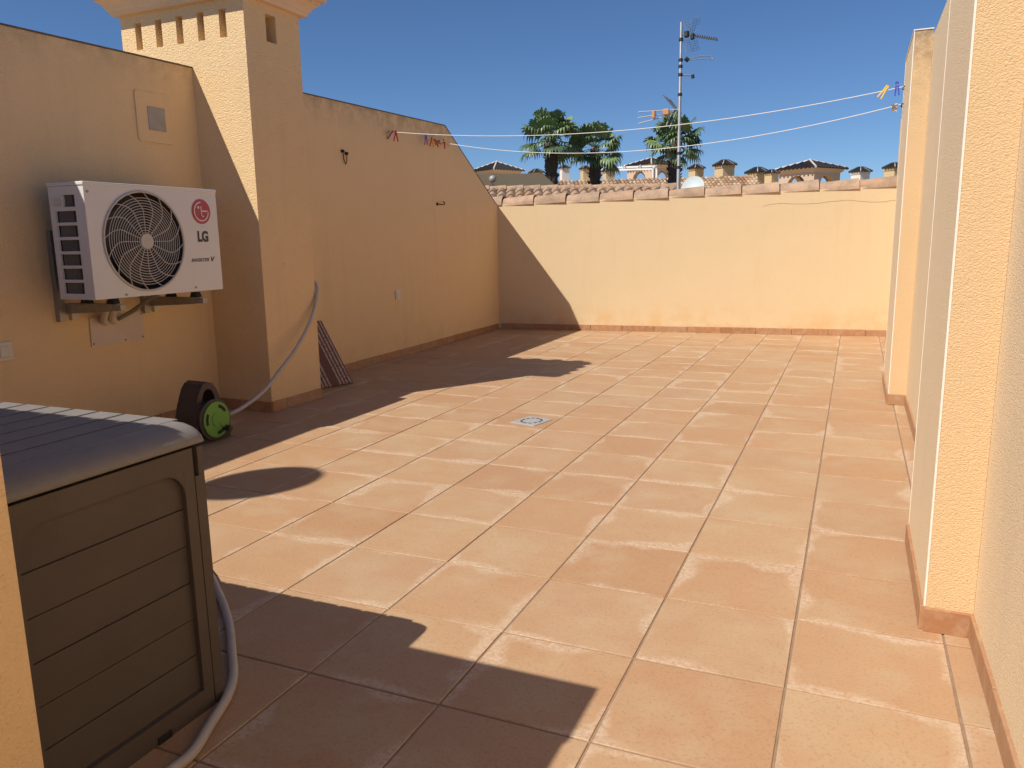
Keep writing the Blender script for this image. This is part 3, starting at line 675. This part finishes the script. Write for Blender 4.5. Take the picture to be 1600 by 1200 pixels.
# ------------------------------------------------------------------ leaning board
u_ = Vector((.11, .32, 0)).normalized(); v_ = Vector((-.32, .11, .41)).normalized(); n_ = u_.cross(v_).normalized()
if n_.x < 0: n_ = -n_
bo = MB().bbox(-.135, .135, -.265, .265, -.008, .008, .002).build('leaning_board', M['board'])
v2 = n_.cross(u_); mt = Matrix((u_, v2, n_)).transposed().to_4x4()
mt.translation = Vector((-2.385, 3.13, .006))-u_*.135+v2*.265+n_*.004
bo.matrix_world = mt
tag(bo, 'brown board with rows of pale print leaning behind the chimney', 'board')

# ------------------------------------------------------------------ floor drain
dr = empty('floor_drain', (-.795, 2.498, 0), R(-13))
MB().bbox(-.077, .077, -.088, .088, -.002, .0035, .0012).build('plate', M['steel'], dr)
for k in range(12):
    t = 2*math.pi*k/12; o = MB().bbox(-.006, .006, -.010, .010, .0030, .0041, .0003).build('slot', M['dark'], dr, (math.cos(t)*.052, math.sin(t)*.06, 0), (0, 0, t))
MB().disc((0, 0, .0034), .034, (0, 0, 1), .0012, 24).build('centre_cap', M['steel'], dr)
tag(dr, 'square steel floor drain set among the tiles in the middle of the terrace', 'drain')

# ------------------------------------------------------------------ neighbourhood beyond the back wall
def roof_patch(w_, l_, pitch=.2, row=.36, seg=6):
    mb = MB(); nc = int(w_/pitch); nr = int(l_/row)
    for c in range(nc):
        rows = []
        for r_ in range(nr):
            for e, lift in ((0, .035), (1, .0)):
                rows.append([((c+k/seg)*pitch, (r_+e)*row+(.001 if e == 0 else 0), lift+math.sin(math.pi*k/seg)*.075) for k in range(seg+1)])
        mb.sheet(rows, False)
    return mb
def place_roof(name, a, b, slope, l_, mat, root, down_dir=None):
    a, b = Vector(a), Vector(b); u = (b-a); w_ = u.length; u.normalize()
    hz = Vector((u.y, -u.x, 0)).normalized()          # towards the terrace
    v = (hz*math.cos(slope)-Vector((0, 0, math.sin(slope)))).normalized(); n_ = u.cross(-v).normalized()
    if n_.z < 0: n_ = -n_
    vv = n_.cross(u).normalized(); eave = a+v*l_
    mb = roof_patch(w_, l_); o = mb.build(name, mat, root)
    mt = Matrix((u, vv, n_)).transposed().to_4x4(); mt.translation = eave if (vv.z > 0) else a
    o.matrix_world = Matrix.Translation(-root.location) @ mt
    return o
# terrace house directly behind the wall
nh = empty('neighbour_house', at(900, 330, 17.5)); nh.location.z = -6.6
ra_, rb2 = at(735, 297.5, 17.5), at(1062, 293, 17.5)
ridge_d = (rb2-ra_).normalized()
place_roof('roof', ra_, rb2, R(17), 1.5, M['roof_clay'], nh)['kind'] = 'stuff'
hz_ = Vector((ridge_d.y, -ridge_d.x, 0)).normalized()
def slab(root, a, b, depth_, z0, z1, name, mat):
    a, b = Vector(a), Vector(b); d = Vector((b.x-a.x, b.y-a.y, 0)).normalized(); q = Vector((d.y, -d.x, 0))
    vs = [Vector((p_.x, p_.y, z)) for z in (z0, z1) for p_ in (a, b, b-q*depth_, a-q*depth_)]
    return child(MB().add(vs, [(3, 2, 1, 0), (4, 5, 6, 7), (0, 1, 5, 4), (1, 2, 6, 5), (2, 3, 7, 6), (3, 0, 4, 7)]), name, mat, root)
slab(nh, ra_+hz_*1.1, rb2+hz_*1.1, 3.2, -6.6, min(ra_.z, rb2.z)-.48, 'wall', M['plaster_far'])
rc = barrel(.42, .085, .10).mesh('ridge_tile', M['coping'])
for k in range(int((rb2-ra_).length/.38)):
    o = obj('ridge_tile', rc, nh, ra_.lerp(rb2, 0)+ridge_d*k*.38+Vector((0, 0, .0))-nh.location); o.rotation_euler = (0, -.03, math.atan2(ridge_d.y, ridge_d.x))
tag(nh, 'neighbouring house with clay tiled roof edge just beyond the far wall', 'house')
# tan wall with a sloping end
P = [at(742, 271.5, 24), at(848, 271, 24), at(873, 296, 24), at(880, 330, 24), at(742, 330, 24)]
tw = empty('sloping_wall', (P[0]+P[2])/2); tw.location.z = -6.6
n_ = (P[1]-P[0]).cross(P[3]-P[0]).normalized()
# turn the wall so that the sun only grazes it
ang_ = R(22); piv = P[2].copy(); rz = Matrix.Translation(piv) @ Matrix.Rotation(ang_, 4, 'Z') @ Matrix.Translation(-piv)
def hitwall(px, py):                        # the same outline on the turned wall plane
    nn = (rz.to_3x3() @ Vector((n_.x, n_.y, 0)).normalized()); r_ = at(px, py, 1)-CAM
    return CAM+r_*((piv-CAM).dot(nn)/r_.dot(nn))
poly = [hitwall(735, 271.5), hitwall(848, 271), hitwall(872, 294)]
poly += [Vector((poly[2].x, poly[2].y, -6.6)), Vector((poly[0].x, poly[0].y, -6.6))]
bk = (rz.to_3x3() @ Vector((n_.x, n_.y, 0)).normalized()); bk = bk if bk.dot(CAM-piv) < 0 else -bk
child(MB().prism(poly, lambda *q: Vector(q), lambda *q: Vector(q)+bk*.22), 'wall', M['plaster_tan'], tw)
gl = hitwall(767, 282)
child(MB().tube([gl-bk*.02+Vector((0, 0, -.06)), gl-bk*.12+Vector((0, 0, -.03))], .03, 8), 'lamp_arm', M['mast'], tw)
bm = bmesh.new(); bmesh.ops.create_uvsphere(bm, u_segments=16, v_segments=10, radius=.11); me = bpy.data.meshes.new('globe_lamp'); bm.to_mesh(me); bm.free(); me.materials.append(M['vent_grey']); me.polygons.foreach_set('use_smooth', [True]*len(me.polygons))
obj('globe_lamp', me, tw, gl-bk*.15+Vector((0, 0, .03))-tw.location)
tag(tw, 'tan wall with a sloping end and a round globe lamp beyond the left wall', 'wall')
# house with the big mottled roof
mh = empty('roof_house', at(1020, 330, 42)); mh.location.z = -6.6
a_, b2 = at(862, 284, 41), at(1183, 275.5, 41)
place_roof('roof', a_, b2, R(22), 3.6, M['roof_mix'], mh)['kind'] = 'stuff'
d_ = (b2-a_).normalized(); hz2 = Vector((d_.y, -d_.x, 0)).normalized()
slab(mh, a_+hz2*2.6, b2+hz2*2.6, 6, -6.6, min(a_.z, b2.z)-1.2, 'wall', M['plaster_far'])
place_roof('back_roof', b2-hz2*.02, a_-hz2*.02, R(20), 3.2, M['roof_mix'], mh)['kind'] = 'stuff'
tag(mh, 'house with a long mottled cream and brown tiled roof behind the palms', 'house')
# far block that carries the chimneys and lookout towers
fb = empty('far_house', at(1100, 330, 60)); fb.location.z = -6.6
fa, fb2 = at(690, 330, 46), at(1480, 330, 46)
slab(fb, fa, fb2, 30, -6.6, 2.0, 'wall', M['plaster_far'])
tag(fb, 'long low house block far behind, carrying the chimneys and lookout towers', 'house')

def hip(mb, cx, cy, z, hw, hd_, h, rz=0):
    return
def far_chimney(px, ptop, wpx, pbody, depth, mat, label, turn=20):
    """a small chimney: shaft, dentil band, tiled cap with barrel ribs"""
    depth *= 1.65; c0 = at(px, ptop, depth); w_ = wpx/FPX*depth; root = empty('far_chimney', (c0.x, c0.y, 1.99), R(turn)+yaw)
    ht = c0.z-1.99; s_ = w_/2; cap_h = w_*.26
    zs_ = ht-cap_h
    MB().box(-s_*.74, s_*.74, -s_*.74, s_*.74, -.02, zs_-w_*.17).box(-s_*.82, s_*.82, -s_*.82, s_*.82, zs_-.05*w_, zs_).build('shaft', mat, root)
    dn = MB()
    for k in range(6):
        for sg in (-1, 1):
            q = -s_*.74+s_*1.48*(k+.5)/6; e = s_*.10
            dn.box(q-e, q+e, sg*s_*.74-e*.9, sg*s_*.74+e*.9, zs_-w_*.17, zs_-.05*w_); dn.box(sg*s_*.74-e*.9, sg*s_*.74+e*.9, q-e, q+e, zs_-w_*.17, zs_-.05*w_)
    dn.build('vent_band', mat, root)
    MB().box(-s_*.6, s_*.6, -s_*.6, s_*.6, zs_-w_*.17, zs_-.05*w_).build('flue', M['hole'], root)
    cp_ = MB(); e = [(-s_, -s_, zs_), (s_, -s_, zs_), (s_, s_, zs_), (-s_, s_, zs_), (-s_*.25, -s_*.25, ht), (s_*.25, -s_*.25, ht), (s_*.25, s_*.25, ht), (-s_*.25, s_*.25, ht)]
    cp_.add(e, [(3, 2, 1, 0), (4, 5, 6, 7)]+[(i, (i+1) % 4, 4+(i+1) % 4, 4+i) for i in range(4)])
    cap = cp_.build('cap', M['dark_tile'], root)
    rb = MB()
    for i in range(4):
        a, b_ = Vector(e[i]), Vector(e[(i+1) % 4]); a2, b3 = Vector(e[4+i]), Vector(e[4+(i+1) % 4])
        for k in range(5):
            q = (k+.5)/5; p0, p1 = a.lerp(b_, q), a2.lerp(b3, q); rb.tube([p0-(p1-p0)*.06, p1], [w_*.06, w_*.035], 6)
    rb.build('cap_ribs', M['dark_tile'], cap)
    rg = MB()
    for i in range(4): rg.tube([Vector(e[i]), Vector(e[4+i])], w_*.022, 5)
    rg.build('cap_ridges', M['ridge_white'], cap)
    tag(root, label, 'chimney', 'chimneys on the far roofs')
far_chimney(838, 264, 20, 0, 33, M['plaster_far'], 'small dark-capped chimney peeping over the sloping tan wall', 25)
far_chimney(882, 258, 16, 0, 30, M['white_wall'], 'white chimney just right of the leftmost palm trunk', 15)
far_chimney(915, 259, 17, 0, 31, M['plaster_far'], 'cream chimney directly left of the middle palm trunk', 15)
far_chimney(951, 262, 19, 0, 29, M['plaster_far'], 'cream chimney right of the middle palm trunk under the pergola beam', 15)
far_chimney(1088, 257, 22, 0, 30, M['plaster_far'], 'small cream chimney directly right of the antenna mast', 25)
far_chimney(1132.5, 250, 29, 0, 29, M['plaster_far'], 'tallest cream chimney above the mottled roof', 22)
far_chimney(1184, 261.5, 30, 0, 33, M['plaster_far'], 'wider cream chimney of the touching pair by the roof end', 28)
far_chimney(1206, 265, 20, 0, 32, M['plaster_far'], 'smaller cream chimney of the touching pair', 28)
far_chimney(1345, 261, 26, 0, 31, M['white_wall'], 'white chimney right of the arched lookout tower', 22)
far_chimney(1398, 254.5, 27, 0, 29, M['plaster_far'], 'cream chimney half hidden by the right-hand pillar', 22)

def tower(px, ptop, wpx, hpx, depth, mat, label, turn, roof_px):
    """lookout tower: four arched walls, flared cornice, low tiled pyramid roof with pale ridges"""
    depth *= 1.7; c0 = at(px, ptop, depth); k_ = depth/FPX; W = wpx*k_*.80; root = empty('lookout_tower', (c0.x, c0.y, 1.99), R(turn)+yaw)
    ht = c0.z-1.99; rh = roof_px*k_; zc = ht-rh; s_ = W/2
    # one arched wall built in 2-D then turned to the four sides
    seg = 14; ow = W*.27; zo = zc-W*.16; oz = zo-ow
    for q in range(4):
        rz_ = Matrix.Rotation(q*math.pi/2, 3, 'Z'); mb = MB()
        def bx_(x0, x1, z0, z1): mb.box(x0, x1, -s_, -s_+.14*W, z0, z1, lambda a, b_, c: rz_ @ Vector((a, b_, c)))
        bx_(-s_, -ow, -.02, zc); bx_(ow, s_-.14*W, -.02, zc); bx_(-ow, ow, -.02, oz-ow*.9)
        for k in range(seg):
            t0, t1 = math.pi-math.pi*k/seg, math.pi-math.pi*(k+1)/seg
            x0, x1 = ow*math.cos(t0), ow*math.cos(t1); za_, zb_ = oz+ow*math.sin(t0), oz+ow*math.sin(t1)
            vs = [(x0, za_), (x1, zb_), (x1, zc), (x0, zc)]
            mb.prism(vs, lambda x, z: rz_ @ Vector((x, -s_, z)), lambda x, z: rz_ @ Vector((x, -s_+.14*W, z)))
        mb.build('arched_wall', mat, root)
    cr = MB(); rr_ = []
    for o_, z in ((.0, zc-W*.10), (.03*W, zc-W*.09), (.06*W, zc-W*.04), (.10*W, zc), (0, zc+.001)):
        e = s_+o_; rr_.append([(-e, -e, z), (e, -e, z), (e, e, z), (-e, e, z), (-e, -e, z)])
    cr.sheet(rr_, False).build('cornice', mat, root)
    e = s_*1.27; rf_ = MB(); cs = [(-e, -e, zc), (e, -e, zc), (e, e, zc), (-e, e, zc)]
    rf_.add(cs+[(0, 0, ht)], [(0, 1, 4), (1, 2, 4), (2, 3, 4), (3, 0, 4), (3, 2, 1, 0)])
    ro = rf_.build('roof', M['dark_tile'], root); rb = MB()
    for i in range(4):
        a, b_ = Vector(cs[i]), Vector(cs[(i+1) % 4]); ap = Vector((0, 0, ht))
        for k in range(11):
            q = (k+.5)/11; p0 = a.lerp(b_, q); u2 = abs(q-.5)*2; p1 = p0.lerp((a+b_)/2+(p0-(a+b_)/2)*1.0, 0); 
            top_ = ap.lerp((a if q < .5 else b_), u2); rb.tube([p0-(ap-(a+b_)/2)*.03, top_], W*.028, 5)
    rb.build('roof_ribs', M['dark_tile'], ro)
    rg = MB()
    for q in cs: rg.tube([Vector(q), Vector((0, 0, ht+.01))], W*.028, 6)
    rg.build('roof_ridges', M['ridge_white'], ro)
    MB().tube([(0, 0, ht), (0, 0, ht+W*.05)], [W*.03, W*.01], 8).build('finial', M['ridge_white'], ro)
    tag(root, label, 'tower', 'lookout towers on the far roofs')
tower(776, 253, 62, 30, 38, M['pink_wall'], 'lookout tower with dark pyramid roof above the sloping tan wall', 40, 14)
tower(1018, 247, 66, 34, 36, M['pink_wall'], 'lookout tower with dark roof between the palms behind the white pergola', 35, 12)
tower(1266, 250.5, 80, 36, 34, M['pink_wall'], 'arched lookout tower with dark roof standing alone on the right', 33, 14)

# white pergola
pg = empty('pergola', at(990, 290, 49)); pg.location.z = 1.99
q = [at(930, 263, 52), at(1026, 259.5, 49), at(1020, 264, 47), at(928, 266.5, 50)]
fm = MB()
for i in range(4): child(MB().bar(q[i], q[(i+1) % 4], .09, .10), 'beam', M['white_paint'], pg)
for i in range(4): child(MB().box(q[i].x-.055, q[i].x+.055, q[i].y-.055, q[i].y+.055, 1.98, q[i].z-.051), 'post', M['white_paint'], pg)
for t in (.25, .5, .75): child(MB().bar(q[0].lerp(q[1], t)+Vector((0, 0, .09)), q[3].lerp(q[2], t)+Vector((0, 0, .09)), .05, .06), 'rafter', M['white_paint'], pg)
tag(pg, 'white painted pergola frame on a far roof between the palms', 'pergola')

# round pale dish on the roof by the mast
d2 = empty('satellite_dish', at(1083, 305, 15)); dc_ = at(1082, 293, 15)
dish(d2, dc_, (CAM-dc_).normalized()+Vector((-.3, 0, .55)), .245, M['dish'], False)
child(MB().tube([dc_+Vector((0, .05, -.02)), dc_+Vector((0, .12, -.9))], .025, 8), 'pole', M['mast'], d2)
tag(d2, 'pale round satellite dish half hidden by the wall tiles beside the antenna mast', 'dish')

# ------------------------------------------------------------------ antenna mast
D = 10.6
am = empty('antenna_mast', at(1060, 300, D)); am.location.z = .3
b0, t0_ = at(1059.5, 300, D), at(1064.5, 35, D); b0 = b0-(t0_-b0).normalized()*1.2
child(MB().tube([b0, b0.lerp(t0_, .5), t0_], [.026, .024, .016], 10), 'pole', M['mast'], am)
def mp(px, py, dd=0): return at(px, py, D+dd)
for yb in (62, 94, 104, 117, 148, 240, 262): child(MB().tube([mp(1064.6-(yb-35)*.019, yb-2), mp(1064.6-(yb-35)*.019, yb+2)], .030, 10), 'clamp', M['rubber'], am)
def grid(a, b_, c2, d2_, nu, nv, name):
    mb = MB()
    for k in range(nu+1): mb.tube([a.lerp(b_, k/nu), d2_.lerp(c2, k/nu)], .0022, 4, False)
    for k in range(nv+1): mb.tube([a.lerp(d2_, k/nv), b_.lerp(c2, k/nv)], .0022, 4, False)
    child(mb, name, M['mast'], am)
grid(mp(1068, 33), mp(1095, 27, .25), mp(1087, 50, .2), mp(1073, 52), 5, 6, 'reflector_grid'); grid(mp(1068, 64), mp(1088, 60, .2), mp(1093, 77, .25), mp(1072, 83), 5, 5, 'reflector_grid')
child(MB().tube([mp(1064, 54), mp(1078, 54), mp(1121, 62)], .010, 6), 'boom', M['mast'], am)
child(MB().bbox(-.02, .02, -.02, .02, -.045, .045, .004), 'tmp', M['rubber'], am) if False else None
for (px, py, r_) in ((1073, 53.5, .034), (1082, 57, .028)): child(MB().tube([mp(px, py-4), mp(px, py+4)], r_, 8), 'dipole_box', M['rubber'], am)
for k in range(13):
    px = 1086+k*2.8; py = 56.0+k*.45
    child(MB().tube([mp(px, py-2.5, -.05), mp(px+1.5, py+2.5, .05)], .006, 5), 'director', M['rubber'], am)
child(MB().tube(smooth_path([mp(1064, 92), mp(1076, 92), mp(1092, 88), mp(1108, 87.5), mp(1113, 90), mp(1111, 93), mp(1095, 92.5), mp(1078, 94)]), .006, 6), 'loop_dipole', M['mast'], am)
child(MB().tube([mp(1071, 91), mp(1076, 95)], .028, 8), 'dipole_box', M['rubber'], am)
child(MB().tube([mp(1063, 117), mp(1082, 118)], .010, 6), 'side_arm', M['mast'], am); child(MB().tube([mp(1082, 117), mp(1083, 122)], .022, 8), 'side_box', M['rubber'], am)
for (x0, y0_, x1, y1_) in ((998, 175, 1060, 171), (997, 184, 1052, 176), (998, 193, 1048, 180)): child(MB().tube([mp(x0, y0_, -.2), mp(x1, y1_)], .007, 5), 'yagi_rod', M['white_metal'], am)
child(MB().box(-.5, .5, -.5, .5, -.5, .5), 'x', M['orange'], am) if False else None
for (px, py, w2, h2) in ((1021.5, 179, .02, .05), (1041, 175, .04, .038)):
    q = mp(px, py, -.12); child(MB().bbox(q.x-w2, q.x+w2, q.y-.03, q.y+.03, q.z-h2, q.z+h2, .008), 'balun_box', M['orange'], am)
for (x0, y0_, x1, y1_) in ((1036, 148, 1056, 172), (1041, 151, 1058, 171), (1046, 154, 1058, 170), (1040, 198, 1052, 173), (1046, 200, 1057, 173)): child(MB().tube([mp(x0, y0_, -.1), mp(x1, y1_)], .007, 5), 'reflector_rod', M['mast'], am)
tag(am, 'tall galvanised television antenna mast with several aerials beyond the far wall', 'antenna')

# ------------------------------------------------------------------ palms
def frond(r_, az, el, sc_):
    mb = MB(); d = Vector((math.cos(az)*math.cos(el), math.sin(az)*math.cos(el), math.sin(el))); sd_ = Vector((-math.sin(az), math.cos(az), 0))
    nr = d.cross(sd_).normalized(); L = r_.uniform(.50, .68)*sc_; tw_ = r_.uniform(-.5, .5); sd_ = (sd_*math.cos(tw_)+nr*math.sin(tw_)).normalized()
    pet = [d*L*q-Vector((0, 0, .10*sc_*q*q)) for q in (0, .25, .5, .75, 1)]
    mb.tube(pet, [.018*sc_, .015*sc_, .012*sc_, .010*sc_, .008*sc_], 5)
    bs = pet[-1]; n = 17; span = R(215); da = span/(n-1)
    for k in range(n):
        a = -span/2+k*da; ln = (.62-.10*abs(a)/1.9)*sc_*r_.uniform(.88, 1.1); dr = (math.cos(a)*d+math.sin(a)*sd_).normalized(); ac_ = (-math.sin(a)*d+math.cos(a)*sd_).normalized()
        hang = r_.uniform(.18, .55)*sc_*(1.0 if el < .6 else .6); rows = []
        for i in range(8):
            q = i/7; rr2 = ln*q*(1-.30*max(0, q-.55)*2); wq = min(rr2*math.tan(da/2)*1.02+.004*sc_, .042*sc_)*(1 if q < .55 else max(.06, (1.04-q)/.49))
            c_ = bs+dr*rr2-Vector((0, 0, hang*max(0, q-.48)**1.7*1.5))
            rows.append([c_-ac_*wq, c_+nr*.012*sc_*(1-q)*(1 if k % 2 else -1), c_+ac_*wq])
        mb.sheet(rows, False)
    return mb.mesh('frond', M['leaf'])
def palm(px, pbase, pc, depth, scale, label, n=54, seed=0):
    r_ = random.Random(seed); c0 = at(pc[0], pc[1], depth); b_ = at(px, pbase, depth); root = empty('palm_tree', (b_.x, b_.y, -6.6))
    tp = c0-Vector((0, 0, .12*scale)); tr = MB(); rows = []; rad = []
    N = 60; pts_ = []
    for k in range(N+1):
        q = k/N; z = -6.6+(tp.z+6.6)*q; x = b_.x+(tp.x-b_.x)*q; y_ = b_.y+(tp.y-b_.y)*q
        pts_.append(Vector((x, y_, z))); rad.append((.17+.045*max(0, q-.75)*4*(1-max(0, q-.93)*9))*(1+.10*((k*5) % 3-1))*scale)
    tr.tube(pts_, rad, 12)
    for k in range(70):                      # stubs of old leaf bases
        q = r_.uniform(.78, .985); a = r_.uniform(0, 6.28); p0 = Vector((b_.x+(tp.x-b_.x)*q, b_.y+(tp.y-b_.y)*q, -6.6+(tp.z+6.6)*q)); o_ = Vector((math.cos(a), math.sin(a), 0))
        tr.tube([p0+o_*.15*scale, p0+o_*.27*scale+Vector((0, 0, .10*scale))], [.035*scale, .012*scale], 4)
    child(tr, 'trunk', M['trunk'], root)
    for k in range(n):
        q = (k+.5)/n; el = R(84-112*q**.95)+r_.uniform(-.18, .18); az = k*2.39996+r_.uniform(-.25, .25)
        obj('frond', frond(r_, az, el, scale*r_.uniform(.9, 1.12)), root, tp-root.location+Vector((0, 0, .10*scale-.16*scale*q)))
    tag(root, label, 'palm tree', 'palms beyond the far wall')
palm(863, 300, (861, 211), 27, 1.10, 'leftmost and tallest fan palm of the close pair', 34, 1)
palm(927, 300, (930, 227), 28, 1.03, 'lower fan palm right of the tallest palm', 30, 2)
palm(1053, 300, (1054, 216), 27, 1.05, 'fan palm standing behind the antenna mast', 32, 3)
